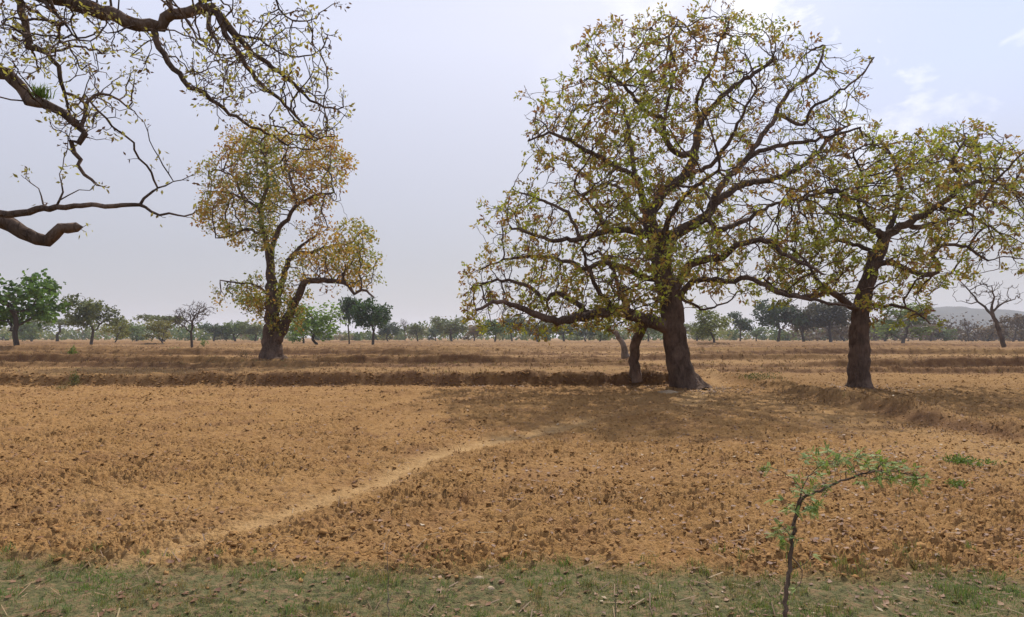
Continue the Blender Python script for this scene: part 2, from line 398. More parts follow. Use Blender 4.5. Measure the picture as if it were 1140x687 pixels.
p_ = np.stack([np.stack([X-dx-ex_, Y-dy-ey_, Z0], -1), np.stack([X-dx+ex_, Y-dy+ey_, Z0+.003], -1), np.stack([X+dx+ex_, Y+dy+ey_, Z1+.003], -1), np.stack([X+dx-ex_, Y+dy-ey_, Z1], -1)], 1)
tag(mk('dry_straw', p_.reshape(-1, 3), np.arange(4*n).reshape(-1, 4), M['dry'], attr=np.clip(rng.normal(.55, .25, n), 0, .9)), 'pale dry straw and twigs scattered on the soil', 'straw', kind='stuff')
X, Y = scatter(30000, 4.3, 33, .98, 1.1)
mm = masks(X, Y)
dens = .10+.5*np.clip(perlin(X*.35+3, Y*.35)*1.6, 0, 1)+.45*bump(np.hypot((X-6.5)/7, (Y-21)/8), 1)+.16*mm['grass']*np.clip(.1+1.6*perlin(X*1.2+4, Y*1.2), 0, 1)+.75*bump(np.hypot((X-8)/4, (Y-11)/4), 1)
k = rng.random(len(X)) < dens*(1-.85*mm['path'])
X, Y = X[k], Y[k]
def ring(n_, cx, cy, r): return cx+rng.normal(0, r, n_), cy+rng.normal(0, r, n_)-.3
ex = [ring(900, 8.3, 29.6, 1.3), ring(600, 16.6, 29.6, 1.1)]
xb = rng.uniform(-28, 7.5, 2600); xb = xb[rng.random(2600) < np.clip(.35+1.5*perlin(xb*.25, xb*0+6), .05, 1)]
ex.append((xb, yb(xb)-.35+rng.normal(0, .3, len(xb))))
X = np.concatenate([X]+[e_[0] for e_ in ex]); Y = np.concatenate([Y]+[e_[1] for e_ in ex])
litter('leaf_litter', X, Y, rng.uniform(.025, .07, len(X))*(1+.03*Y)*np.where(Y < 6.6, rng.uniform(.6, 1.15, len(X)), 1), 'curled purple brown fallen leaves strewn over soil and grass')

def rock(name, x, y, sx, sy, sz, label, group=None):
    v, f = ico()
    # subdivide once
    vs = [tuple(p) for p in v]; cache = {}; nf = []
    def mid(a, b):
        k_ = (min(a, b), max(a, b))
        if k_ not in cache:
            q = np.array(vs[a])+np.array(vs[b]); vs.append(tuple(q/np.linalg.norm(q))); cache[k_] = len(vs)-1
        return cache[k_]
    fs = f
    for it in range(2):
        nf = []; cache = {}
        for a_, b_, c_ in fs:
            ab, bc, ca_ = mid(a_, b_), mid(b_, c_), mid(c_, a_); nf += [(a_, ab, ca_), (b_, bc, ab), (c_, ca_, bc), (ab, bc, ca_)]
        fs = nf
    P_ = np.array(vs); r = 1+.35*perlin(P_[:, 0]*1.6+x, P_[:, 1]*1.6+P_[:, 2]*2+y)
    P_ = P_*r[:, None]*np.array([sx, sy, sz])
    o = mk(name, P_, np.array(fs), M['stone'], smooth=False)
    o.location = (x, y, gz(x, y)+sz*.25); tag(o, label, 'stone', group); return o
rock('stone', *gp(745, 438), .5, .28, .12, 'flat pale yellow stone lying at the foot of the big tree trunk')
rock('stone', *gp(533, 645), .055, .04, .03, 'small grey stone in the grass strip near the thin dry stem')
rock('stone', *gp(546, 655), .04, .035, .025, 'smaller brownish stone just right of the grey stone in grass')
rock('stone', *gp(878, 660), .035, .03, .025, 'tiny whitish stone in the grass left of the sapling stem')

# ------------------------------------------------------------ trees
def ray(px, py, Yd): return np.array([(px-CX)/F*Yd, Yd, CH-(py-HY)/F*Yd])
def resample(P, step, jit=0.0):
    P = np.asarray(P, float)
    # catmull-rom
    Q = np.vstack([2*P[0]-P[1], P, 2*P[-1]-P[-2]]); out_ = []
    for i in range(1, len(Q)-2):
        for t in np.linspace(0, 1, 12, endpoint=False):
            a, b, c, d = Q[i-1], Q[i], Q[i+1], Q[i+2]
            out_.append(.5*((2*b)+(-a+c)*t+(2*a-5*b+4*c-d)*t*t+(-a+3*b-3*c+d)*t**3))
    out_.append(P[-1]); R = np.array(out_)
    L = np.concatenate([[0], np.cumsum(np.linalg.norm(np.diff(R, axis=0), axis=1))])
    n_ = max(2, int(round(L[-1]/step))+1); s_ = np.linspace(0, L[-1], n_)
    R = np.stack([np.interp(s_, L, R[:, k_]) for k_ in range(P.shape[1])], 1)
    if jit and n_ > 3: R[1:-1, :3] += rng.normal(0, jit, (n_-2, 3))
    return R
class Tree:
    def __init__(s, Y0, step=.3, base=None):
        s.Y0 = Y0; s.step = step; s.pos = []; s.par = []; s.exp = []
    def add(s, p, par, r): s.pos.append(np.asarray(p, float)); s.par.append(par); s.exp.append(r); return len(s.pos)-1
    def limb(s, pts, w0, w1, dd=0.0, d0=None, bow=0.0):
        """pts: pixel polyline; w0,w1 widths in pixels at Y0; dd = depth gained along the limb"""
        pts = np.asarray(pts, float)
        if s.pos:
            A = np.array(s.pos); pr = np.stack([A[:, 0]/A[:, 1]*F+CX, HY-(A[:, 2]-CH)/A[:, 1]*F], 1)
            j = int(np.argmin(np.hypot(pr[:, 0]-pts[0, 0], pr[:, 1]-pts[0, 1]))); dstart = A[j, 1]-s.Y0; par = j
        else: dstart = d0 or 0.0; par = -1; j = None
        L = np.concatenate([[0], np.cumsum(np.hypot(*np.diff(pts, axis=0).T))]); L /= L[-1]
        P3 = []
        for k_, (x, y) in enumerate(pts):
            d = dstart+dd*L[k_]+bow*math.sin(L[k_]*math.pi*1.5)
            P3.append(ray(x, y, s.Y0+d))
        if j is not None: P3[0] = s.pos[j]
        w = (w0+(w1-w0)*L)/F*s.Y0/2
        R = resample(np.hstack([np.array(P3), w[:, None]]), s.step, s.step*.13)
        start = 0 if j is None else 1
        for q in R[start:]: par = s.add(q[:3], par, q[3])
        return par
    def attract(s, lobes, n, dr, crown):
        cx, cy, rx, ry = crown; out_ = []
        wts = np.array([l[2]*l[3]*(l[4] if len(l) > 4 else 1) for l in lobes], float); wts /= wts.sum()
        while len(out_) < n:
            l = lobes[rng.choice(len(lobes), p=wts)]
            a = rng.uniform(0, 6.283); r = rng.random()**.5
            x, y = l[0]+l[2]*r*math.cos(a), l[1]+l[3]*r*math.sin(a)
            q = 1-((x-cx)/rx)**2-((y-cy)/ry)**2
            D = dr*math.sqrt(max(q, .06))
            d = rng.uniform(-D, D)+(l[5] if len(l) > 5 else 0)
            p_ = ray(x, y, s.Y0+d)
            if p_[2] > .4: out_.append(p_)
        s.A = np.array(out_)
    def grow(s, infl, kill, iters=90, jit=.25, up=0.05):
        pos = np.array(s.pos); A = s.A; nn = np.zeros(len(A), int); nd = np.full(len(A), 1e9)
        def upd(i0):
            for c0 in range(i0, len(pos), 400):
                ch = pos[c0:c0+400]; D = np.linalg.norm(A[:, None]-ch[None], axis=2)
                m_ = D.argmin(1); dm = D[np.arange(len(A)), m_]; b = dm < nd; nd[b] = dm[b]; nn[b] = m_[b]+c0
        upd(0)
        blocked = {}
        for it in range(iters):
            k_ = nd > kill; A, nn, nd = A[k_], nn[k_], nd[k_]
            act = nd < infl
            if len(A) == 0 or act.sum() == 0: break
            dirs = A[act]-pos[nn[act]]; dirs /= np.linalg.norm(dirs, axis=1)[:, None]
            u, inv = np.unique(nn[act], return_inverse=True)
            Sd = np.zeros((len(u), 3)); np.add.at(Sd, inv, dirs)
            Sd += rng.normal(0, jit, Sd.shape)*np.linalg.norm(Sd, axis=1)[:, None]; Sd[:, 2] += up
            Sd /= np.linalg.norm(Sd, axis=1)[:, None]+1e-9
            new = pos[u]+Sd*s.step
            good = [i for i in range(len(u)) if blocked.get(int(u[i]), 0) < 4]
            if not good: break
            n0 = len(pos)
            for i in good:
                blocked[int(u[i])] = blocked.get(int(u[i]), 0)+1
                s.add(new[i], int(u[i]), 0.0)
            pos = np.vstack([pos, new[good]])
            upd(n0)
        return s
    def twigs(s, k=2, L=.3, spread=.9):
        n0 = len(s.pos); ch = np.zeros(n0, int)
        for p_ in s.par:
            if p_ >= 0: ch[p_] += 1
        for i in range(n0):
            if s.par[i] < 0: continue
            if ch[i] == 0 or (s.exp[i] < .03 and ch[i] == 1 and rng.random() < .3):
                d = s.pos[i]-s.pos[s.par[i]]; d /= np.linalg.norm(d)+1e-9
                for _ in range(k if ch[i] == 0 else 1):
                    q = d+rng.normal(0, spread*.6, 3); q[2] += .15; q /= np.linalg.norm(q)
                    l_ = L*rng.uniform(.5, 1.2); a_ = s.add(s.pos[i]+q*l_*.5, i, 0)
                    q2 = q+rng.normal(0, .35, 3); q2[2] += .2; q2 /= np.linalg.norm(q2); s.add(s.pos[a_]+q2*l_*.5, a_, 0)
    def radii(s, r0, rtrunk, emax=2.6, emin=1.7):
        n_ = len(s.pos); ch = np.zeros(n_, int)
        for p_ in s.par:
            if p_ >= 0: ch[p_] += 1
        tips = (ch == 0).sum(); e = math.log(max(tips, 2))/math.log(rtrunk/r0); e = min(max(e, emin), emax)
        acc = np.zeros(n_); ex = np.array(s.exp)
        for i in range(n_-1, -1, -1):
            r = r0 if ch[i] == 0 else acc[i]**(1/e)
            acc_i = r
            if s.par[i] >= 0: acc[s.par[i]] += r**e
            acc[i] = acc_i
        r = acc.copy()
        traced = ex > 0
        r[traced] = np.maximum(ex[traced]*.92, np.minimum(r[traced], ex[traced]*1.08))
        for i in range(n_):        # a child is never thicker than its parent
            if s.par[i] >= 0: r[i] = min(r[i], r[s.par[i]]*.99)
        s.r = np.maximum(r, r0); s.ch = ch; return s
    def chains(s):
        n_ = len(s.pos); kids = [[] for _ in range(n_)]
        for i, p_ in enumerate(s.par):
            if p_ >= 0: kids[p_].append(i)
        st = [(i, -1) for i in range(n_) if s.par[i] < 0]; out_ = []
        while st:
            i, p_ = st.pop(); c_ = ([p_] if p_ >= 0 else [])+[i]
            while kids[i]:
                ks = sorted(kids[i], key=lambda q: -s.r[q]); 
                for q in ks[1:]: st.append((q, i))
                i = ks[0]; c_.append(i)
            out_.append((c_, p_ >= 0))
        return out_
    def tubes(s, split, flare=None):
        big = [[], []]; small = [[], []]; P = np.array(s.pos); nb = ns = 0
        for c_, att in s.chains():
            r = s.r[c_].copy()
            if att and len(r) > 1: r[0] = min(r[0], r[1]*1.15)
            p_ = P[c_]; rm = r.max(); sides = 20 if rm > .3 else 12 if rm > .12 else 7 if rm > .05 else 5 if rm > .02 else 3
            if len(c_) > 2: t = np.gradient(p_, axis=0)
            else: t = np.repeat((p_[-1]-p_[0])[None], len(c_), 0)
            t /= np.linalg.norm(t, axis=1)[:, None]+1e-9
            ref = np.array([1., .2, 0]) if abs(t[0, 0]) < .9 else np.array([0, 1., 0])
            ang = np.arange(sides)/sides*2*math.pi; ca, sa = np.cos(ang), np.sin(ang); rings = []
            for k_ in range(len(c_)):
                ref = ref-t[k_]*ref.dot(t[k_]); ref /= np.linalg.norm(ref)+1e-9; b = np.cross(t[k_], ref)
                rr = np.full(sides, r[k_])
                if rm > .12:
                    z_ = p_[k_, 2]
                    rr = rr*(1+.16*perlin(ca*1.3+z_*.35+p_[0, 0], sa*1.3+z_*.2+7)+.10*perlin(ca*3+9, sa*3+z_*1.1))
                    if flare and not att:
                        hgt = z_-p_[0, 2]; fl = math.exp(-hgt/flare[1])
                        rr = rr*(1+flare[0]*fl*(1+.55*np.sin(ang*5+1.3)+.35*np.sin(ang*3+.4)))+.05*fl*np.sin(ang*9)*r[k_]
                rings.append(p_[k_]+rr[:, None]*(ca[:, None]*ref+sa[:, None]*b))
            tip = p_[-1]+t[-1]*r[-1]
            Vv = np.vstack(rings+[tip[None]]); m_ = len(c_)
            base = big if rm >= split else small; off = nb if rm >= split else ns
            a = np.arange(sides); a2 = (a+1) % sides
            Q = np.concatenate([np.stack([k_*sides+a, k_*sides+a2, (k_+1)*sides+a2, (k_+1)*sides+a], 1) for k_ in range(m_-1)])+off
            T = np.stack([(m_-1)*sides+a, (m_-1)*sides+a2, np.full(sides, m_*sides)], 1)+off
            base[0].append(Vv); base[1].append((Q, T))
            if rm >= split: nb += len(Vv)
            else: ns += len(Vv)
        def pack(b):
            if not b[0]: return None
            return np.vstack(b[0]), [np.concatenate([q for q, t in b[1]]), np.concatenate([t for q, t in b[1]])]
        return pack(big), pack(small)
    def tips(s, rmax, pmid=0.0):
        P = np.array(s.pos); par = np.array(s.par); ok = (s.ch == 0) | ((s.r < rmax) & (rng.random(len(P)) < pmid))
        ok &= par >= 0; i = np.where(ok)[0]; d = P[i]-P[par[i]]; d /= np.linalg.norm(d, axis=1)[:, None]+1e-9
        return P[i], d
def leaves(Tp, Td, k, L, spread, val, vs=.12, droop=.35, aspect=.45, keep=None):
    n = len(Tp)*k
    c = np.repeat(Tp, k, 0)+rng.normal(0, spread, (n, 3)); d = np.repeat(Td, k, 0)*.6+rng.normal(0, .75, (n, 3)); d[:, 2] -= droop
    d /= np.linalg.norm(d, axis=1)[:, None]
    e = np.cross(d, rng.normal(0, 1, (n, 3))); e /= np.linalg.norm(e, axis=1)[:, None]; nr_ = np.cross(d, e)
    l = (L*rng.uniform(.55, 1.25, n))[:, None]; w = l*aspect*.5; cu = rng.uniform(-.05, .3, n)[:, None]
    v = np.repeat(val, k)+rng.normal(0, vs, n)
    p = np.zeros((n, 5, 3)); p[:, 0] = c; p[:, 1] = c+d*l*.45+e*w+nr_*w*cu*2; p[:, 2] = c+d*l; p[:, 3] = c+d*l*.45-e*w+nr_*w*cu*2; p[:, 4] = c+d*l*.45-nr_*w*.25
    if keep is not None:
        kk = rng.random(n) < keep; p = p[kk]; v = v[kk]; n = len(p)
    b = 5*np.arange(n)[:, None]
    return p.reshape(-1, 3), [b+np.array([[0, 1, 4]]), b+np.array([[1, 2, 4]]), b+np.array([[2, 3, 4]]), b+np.array([[3, 0, 4]])], np.tile(np.clip(v, 0, 1), 4)
def finish(t, name, label, cat, base, split, bark, flare=None, leaf=None, lm=None, group=None):
    root = empty(name, base); tag(root, label, cat, group)
    off = np.array(base)
    big, small = t.tubes(split, flare)
    if big: mk('trunk', big[0]-off, big[1], bark, root, smooth=True)
    if small: mk('branches', small[0]-off, small[1], bark, root, smooth=True)
    if leaf is not None: mk('crown', leaf[0]-off, leaf[1], lm, root, attr=leaf[2])
    return root
def thin(Tp, Td, sc, lo, hi, drop, seedo=0.0, extra=None):
    q = perlin(Tp[:, 0]*sc+seedo, Tp[:, 2]*sc+Tp[:, 1]*sc*.8+seedo)+.5*perlin(Tp[:, 0]*sc*2.3, Tp[:, 2]*sc*2.3-Tp[:, 1]*sc)
    p_ = 1-drop*(1-sst(lo, hi, q))
    if extra is not None: p_ = p_*extra
    k_ = rng.random(len(Tp)) < p_; return Tp[k_], Td[k_]
def clumpval(P, sc=.35, base=.5, amp=.5, jit=.15):
    return np.clip(base+amp*(perlin(P[:, 0]*sc, P[:, 2]*sc+P[:, 1]*sc*.7)*1.6)+rng.normal(0, jit, len(P)), 0, 1)

# ---- the big tree beside the bank
t = Tree(30.0, .27)
t.limb([(766,437),(762,424),(756,408),(752,385),(749,355),(745,330),(738,300),(731,270),(722,245)], 27, 17, -.4)
t.limb([(722,245),(733,218),(748,205),(762,197),(773,171),(780,138),(805,106),(831,87),(864,66)], 13, 3, 1.5, bow=.5)
t.limb([(773,171),(755,171),(741,155),(738,135),(718,124),(697,98),(680,84)], 7, 2.5, -2.5)
t.limb([(738,135),(745,105),(752,75),(745,45),(755,22)], 4, 1.8, 2)
t.limb([(780,138),(775,110),(790,80),(800,50),(812,22)], 4, 1.8, -2)
t.limb([(722,245),(716,222),(709,197),(685,185),(660,171),(635,157),(612,148),(588,157)], 8, 2, -1.5)
t.limb([(709,197),(704,175),(699,140),(690,115),(672,95)], 5, 2, 2.5)
t.limb([(728,262),(704,258),(675,258),(649,265),(622,268),(598,262),(570,255)], 9, 2.5, -3)
t.limb([(649,265),(630,235),(600,222),(570,210)], 4, 2, 2)
t.limb([(675,258),(660,230),(640,210)], 4, 2, -1)
t.limb([(738,312),(718,309),(697,300),(672,292),(650,300),(630,290),(600,285),(560,290),(535,300)], 7, 2.2, 2.5)
t.limb([(746,372),(736,362),(718,357),(700,350),(685,346),(662,350),(638,355),(622,358),(606,353),(590,346),(573,340),(552,336),(530,345)], 17, 3, -3.5)
t.limb([(662,350),(650,346),(638,335),(620,326),(607,333),(590,320),(560,312),(530,318)], 6, 2.2, 1.5)
t.limb([(685,346),(668,325),(655,300),(648,275)], 6, 2.2, -1.5)
t.limb([(700,350),(690,325),(682,300),(668,280)], 6, 2.2, 2)
t.limb([(745,330),(758,311),(775,291),(807,285),(818,273),(838,268),(858,269),(873,284),(900,295),(915,305)], 11, 2.5, -3, bow=.4)
t.limb([(747,345),(767,316),(793,311),(818,313),(833,309),(855,320),(876,329),(900,331),(925,338),(948,342)], 8, 2.5, -3.5)
t.limb([(733,285),(752,262),(770,250),(787,240),(802,222),(831,204),(860,200),(886,189),(900,178),(929,150),(945,140)], 13, 2.5, 2, bow=-.6)
t.limb([(787,240),(805,204),(835,175),(860,164),(898,158),(930,150),(958,142)], 8, 2.2, -2)
t.limb([(835,175),(845,157),(864,127),(875,106),(897,87),(911,76),(918,51)], 6, 2, 1)
t.limb([(864,127),(895,140),(904,120),(929,106),(955,87),(973,64)], 4.5, 1.6, -1.5)
t.limb([(787,240),(800,255),(830,245),(860,228),(885,222),(905,212)], 6, 2, 3)
t.limb([(762,197),(790,185),(815,150),(830,120),(842,100)], 6, 2, -3)
t.limb([(733,285),(740,255),(752,235),(765,215),(800,190)], 7, 2.5, -4)
t.limb([(728,262),(705,235),(690,210),(672,205),(650,215)], 6, 2, 4)
t.limb([(752,335),(771,338),(782,346),(800,340),(815,333)], 4, 1.5, 1)
# second stem rooted behind the bank, leaning into the low limb
t2 = Tree(31.5, .27)
T2LOBES = [(585,322,66,50,1.6),(640,338,70,34,1.7),(600,355,50,18,1.6),(540,345,26,26,1.3),(690,352,46,20,1.2),(570,250,42,40,.8),(640,255,80,50),(640,150,58,50,1.0),(612,120,30,32,.8),(700,75,66,52,1.2),(690,130,60,60),(760,80,70,68,1.1),(830,62,72,48,1.0),(905,90,68,48,.9),(870,150,80,55),(930,150,50,36,.7),(760,170,80,60,.8),(740,250,90,60),(830,230,70,50,.8),(840,300,70,38,.9),(885,300,45,35,.8),(700,340,50,28,.8),(545,320,34,38,.9),(790,25,80,22,.8),(728,300,48,36,1.3,-2.2),(700,315,50,34,1.1,-1.5),(770,300,50,34,1.0,-2),(700,205,45,35,.9,-1.5)]
t.attract(T2LOBES, 4300, 6.5, (745,200,235,205))
t.grow(3.2, .36, 110, .2, .05)
t.twigs(2, .45, .8)
t.radii(.0085, .6)
Tp, Td = t.tips(.02, .12)
ex_ = 1-.6*sst(4.5, 9, Tp[:, 2]-CH)*sst(6, 13, Tp[:, 0])          # thinner, twiggier top right
Tp, Td = thin(Tp, Td, .75, -.25, .15, .72, 0, ex_*.88)
val = clumpval(Tp, .45, .48, .47, .18)
bx, by = (764-CX)/F*30, 30.0
lf = leaves(Tp, Td, 13, .20, .085, val, .12, keep=.85, aspect=.5)
finish(t, 'mahua_tree', 'largest tree, thick dark trunk at the end of the earth bank, wide sparse crown', 'tree', (bx, by, gz(bx, by)), .10, M['bark'], (.75, .40), lf, M['leaf_big'])
print('big tree', len(t.pos), len(Tp))
# second stem (own thing: a leaning stump tree behind the bank)
t2.limb([(709,424),(707,408),(706,392),(710,375),(716,362),(722,352)], 13, 10, -.9)
t2.radii(.16, .25)
r2 = finish(t2, 'leaning_stem', 'short dark leaning trunk rising from behind the bank under the big tree', 'tree trunk', ((709-CX)/F*31.5, 31.5, .35), .05, M['bark_brown'], (.3, .4))
# pale broken trunk in the terrace field
t3 = Tree(46, .25)
t3.limb([(697,398),(694,386),(689,376),(686,369)], 8, 5, 0)
t3.limb([(689,376),(683,370),(679,368)], 4, 2, .3); t3.radii(.01, .3)
finish(t3, 'broken_tree', 'pale grey broken old trunk standing in the terrace field behind the big tree', 'tree', ((697-CX)/F*46, 46, gz((697-CX)/F*46, 46)), 0, M['bark_pale'], (.3, .4), None, None)

# ---- the right tree
t = Tree(30.0, .25)
t.limb([(957,436),(957,420),(957,400),(957,375),(958,352),(960,335),(966,312),(974,290),(985,264)], 22, 11, .3)
t.limb([(985,264),(973,257),(961,247),(939,240),(934,228),(937,216),(920,214),(903,218),(888,226)], 8, 2.2, -2)
t.limb([(970,302),(968,280),(946,271),(930,264),(930,248),(925,240)], 6, 2, 1.8)
t.limb([(985,264),(999,254),(1014,247),(1042,230),(1064,214),(1067,195),(1062,178),(1072,160)], 9, 2, -1.5)
t.limb([(1064,214),(1080,205),(1100,202),(1125,210),(1150,222)], 5, 2, 2)
t.limb([(999,254),(1028,252),(1048,248),(1071,238),(1092,246),(1115,262)], 6, 2, 2.5)
t.limb([(966,298),(990,292),(1004,298),(1028,307),(1045,302),(1038,283),(1052,272),(1075,275),(1100,290)], 7, 2, -2)
t.limb([(985,264),(1000,230),(1003,205),(995,180),(985,160)], 6, 2, 1)
t.limb([(961,247),(955,220),(960,195),(950,170)], 4.5, 1.8, -1)
t.limb([(959,346),(949,342),(927,326),(908,329),(889,329),(865,322),(850,310)], 8, 2.2, -2.5)
t.limb([(927,326),(910,312),(900,295),(885,280),(870,275)], 4, 1.8, 2)
t.limb([(960,335),(985,341),(1004,341),(1025,352),(1035,360)], 4.5, 1.6, -1.5)
t.limb([(1042,230),(1060,235),(1090,225),(1120,190),(1140,170)], 4, 1.8, -2.5)
L3 = [(925,235,52,50,1),(905,285,48,42,1),(960,190,60,42,1),(1030,175,60,30,1),(1075,165,55,28,1.1),(1115,195,48,40,1),(1080,230,60,40,.8),(1010,220,60,45,.7),(1055,285,50,35,.6),(1130,260,40,50,.5),(980,300,60,40,.6),(880,320,35,22,.9),(1000,345,50,16,.6),(1155,215,30,50,.6)]
t.attract(L3, 2300, 5.0, (1010,250,160,125)); t.grow(3, .36, 90, .2, .03); t.twigs(2, .42, .8); t.radii(.0085, .55)
Tp, Td = t.tips(.02, .12); Tp, Td = thin(Tp, Td, .8, -.2, .15, .65, 3, .88); val = clumpval(Tp, .5, .55, .4, .17)
bx, by = (957-CX)/F*30, 30.0
finish(t, 'mahua_tree', 'medium tree on the right, straight trunk standing in the tilled plot past the ridge', 'tree', (bx, by, gz(bx, by)), .08, M['bark'], (.42, .32), leaves(Tp, Td, 13, .20, .085, val, .12, keep=.85, aspect=.5), M['leaf_big'])
print('right tree', len(t.pos))

# ---- the left golden tree
t = Tree(49.0, .35)
t.limb([(303,405),(302,392),(303,375),(303,350),(302,325),(301,300),(299,280)], 20, 7, -.2)
t.limb([(299,280),(294,262),(290,245),(288,232),(272,222),(258,215)], 6, 2, 1)
t.limb([(301,290),(305,270),(312,255),(322,240),(330,228),(350,218),(372,214)], 6, 2, -1.5)
t.limb([(303,365),(308,340),(314,315),(320,295),(328,282),(338,272),(352,262)], 10, 2.5, 2)
t.limb([(305,385),(312,372),(322,350),(334,325),(342,313),(362,313),(383,314),(392,326),(404,323),(415,330)], 13, 2, -2)
t.limb([(328,282),(350,280),(375,272),(395,275)], 4, 1.6, 2)
t.limb([(330,228),(325,205),(318,180),(322,160)], 4, 1.6, 2)
t.limb([(288,232),(298,205),(296,180),(290,160)], 4, 1.6, -2)
t.limb([(294,262),(275,255),(258,262),(240,265)], 3.5, 1.5, -2)
t.limb([(272,222),(262,200),(245,190),(232,192)], 3, 1.4, 1)
t.limb([(302,330),(285,318),(265,315),(245,312)], 3, 1.4, -1)
L1 = [(285,160,42,22,1.2),(335,168,52,24,1.2),(262,190,44,22,1.1),(335,205,52,26,1.1),(250,235,34,32,1.2),(282,255,32,28,.9),(300,205,40,35,.9),(375,190,18,22,.6),(355,255,34,14,.4),(385,270,34,24,1.1),(378,295,48,24,1.3),(405,300,22,26,.9),(335,300,28,20,.6),(290,320,32,20,.7),(265,326,36,16,.7),(285,335,30,18,.8),(310,348,30,22,.8),(345,325,30,12,.4)]
L1 = [(l[0], l[1], l[2]*.92, l[3]*.9)+tuple(l[4:]) for l in L1]
t.attract(L1, 1900, 5.2, (320,245,115,115)); t.grow(4, .5, 80, .25, .04); t.twigs(2, .45); t.radii(.011, .8)
Tp, Td = t.tips(.025, .15); Tp, Td = thin(Tp, Td, .38, -.15, .08, .85, 5); val = clumpval(Tp, .30, .60, .5, .18)
bx, by = (303-CX)/F*49, 49.0
finish(t, 'spreading_tree', 'golden brown leafed tree on the left with stout forked trunk on the terrace', 'tree', (bx, by, gz(bx, by)), .12, M['bark'], (.6, .7), leaves(Tp, Td, 16, .27, .26, val, .14, keep=.95, aspect=.55), M['leaf_gold'])
print('left tree', len(t.pos))

# ---- the overhanging tree at top left; its trunk stands outside the frame
t = Tree(9.0, .12)
t.limb([(-210,560),(-205,450),(-198,330),(-180,240),(-160,160),(-140,60),(-100,-40),(-60,-90)], 85, 30, 0)
t.limb([(-100,-40),(-40,-25),(30,-12),(80,2),(120,16),(170,31),(186,20),(205,14),(232,9),(246,20),(262,38),(285,62),(310,80),(330,98),(345,112)], 24, 3, .6)
t.limb([(172,32),(182,58),(200,84),(212,98),(228,104),(250,122),(280,140),(305,152),(320,162)], 8, 2.5, .2)
t.limb([(240,14),(252,40),(268,62),(285,88),(308,108),(330,130),(352,152),(372,152)], 7, 1.4, -.3)
t.limb([(235,10),(230,28),(245,50)], 7, 3, -.2)
t.limb([(-160,160),(-100,110),(-50,85),(0,80),(20,94),(32,112),(50,116),(70,126),(85,140),(94,155),(80,162),(88,180),(96,198),(108,206)], 26, 3, .2)
t.limb([(85,140),(98,115),(108,104),(125,108),(150,124)], 5, 1.6, .5)
t.limb([(-170,210),(-110,215),(-50,228),(0,239),(40,232),(60,233),(90,229),(130,230),(152,228),(175,236),(200,240),(215,238)], 15, 1.6, -.5)
t.limb([(152,228),(172,212),(190,203),(212,196)], 3, 1, .2)
t.limb([(62,232),(68,222),(69,205),(66,194)], 3, 1, -.1)
t.limb([(68,226),(85,214),(100,212)], 2, .9, .1)
t.limb([(52,233),(46,222),(43,210)], 3, 1.2, .1)
t.limb([(-160,190),(-100,215),(-50,232),(0,246),(20,258),(40,267),(55,266),(68,255),(86,253)], 34, 12, .3)
t.limb([(10,-18),(22,6),(30,35),(32,52),(50,57),(62,72),(70,95),(76,122)], 9, 3, .3)
t.limb([(40,-12),(56,10),(75,30),(90,45)], 5, 1.8, -.5)
t.limb([(190,-25),(205,20),(225,45),(236,56),(262,70)], 3, 1.2, -.8)
t.limb([(262,38),(290,45),(318,60),(345,62),(362,52)], 3, 1.2, .3)
t.limb([(205,12),(260,-15),(300,-5),(320,20),(345,22),(370,5)], 4, 1.2, .6)
LO = [(70,45,75,45,1),(110,95,50,35,.6),(90,140,40,30,.35),(260,55,60,50,1),(320,60,55,55,1),(350,115,38,34,.7),(270,110,45,32,.7),(230,90,25,30,.5),(170,55,30,30,.3),(340,150,40,18,.6),(20,50,40,40,.7),(8,205,14,18,.25),(-60,40,60,90,.8),(130,-50,200,35,.8)]
t.attract(LO, 1150, 1.7, (170,80,330,190)); t.grow(1.1, .15, 70, .2, 0.0); t.twigs(2, .14); t.radii(.0042, .5)
Tp, Td = t.tips(.010, .05); val = np.clip(rng.random(len(Tp))**.8+.05, 0, 1)
bx, by = (-210-CX)/F*9, 9.0
finish(t, 'overhanging_tree', 'leafy gnarled boughs hanging into view from a trunk out of frame at upper left', 'tree', (bx, by, gz(bx, by)), .05, M['bark'], (.3, .5), leaves(Tp, Td, 5, .075, .035, val, .1, keep=.62), M['leaf_over'])
print('overhang', len(t.pos))
# orchid clump sitting on the thick bough and bird nest
def plant_tuft(name, x, y, z, n, h, w, lean, v0, m_, label, cat, part=None, rad=.05):
    X = x+rng.normal(0, rad, n); Y_ = y+rng.normal(0, rad, n); Zs = np.zeros(n)+z
    pv, pf, pa = blades(X, Y_, Zs, h*rng.uniform(.5, 1.1, n), np.full(n, w), rng.uniform(.2, 1.0, n), np.clip(v0+rng.normal(0, .15, n), 0, 1))
    o = mk(name, pv-np.array([x, y, z]), pf, m_, attr=pa); o.location = (x, y, z); return tag(o, label, cat)
p = ray(45, 106, 9.15)
plant_tuft('epiphyte', p[0], p[1], p[2]-.02, 160, .2, .014, .8, .7, M['acacia'] if 'acacia' in M else M['leaf_acacia'], 'green grassy epiphyte tuft growing on the thick gnarled overhead bough', 'plant', rad=.05)

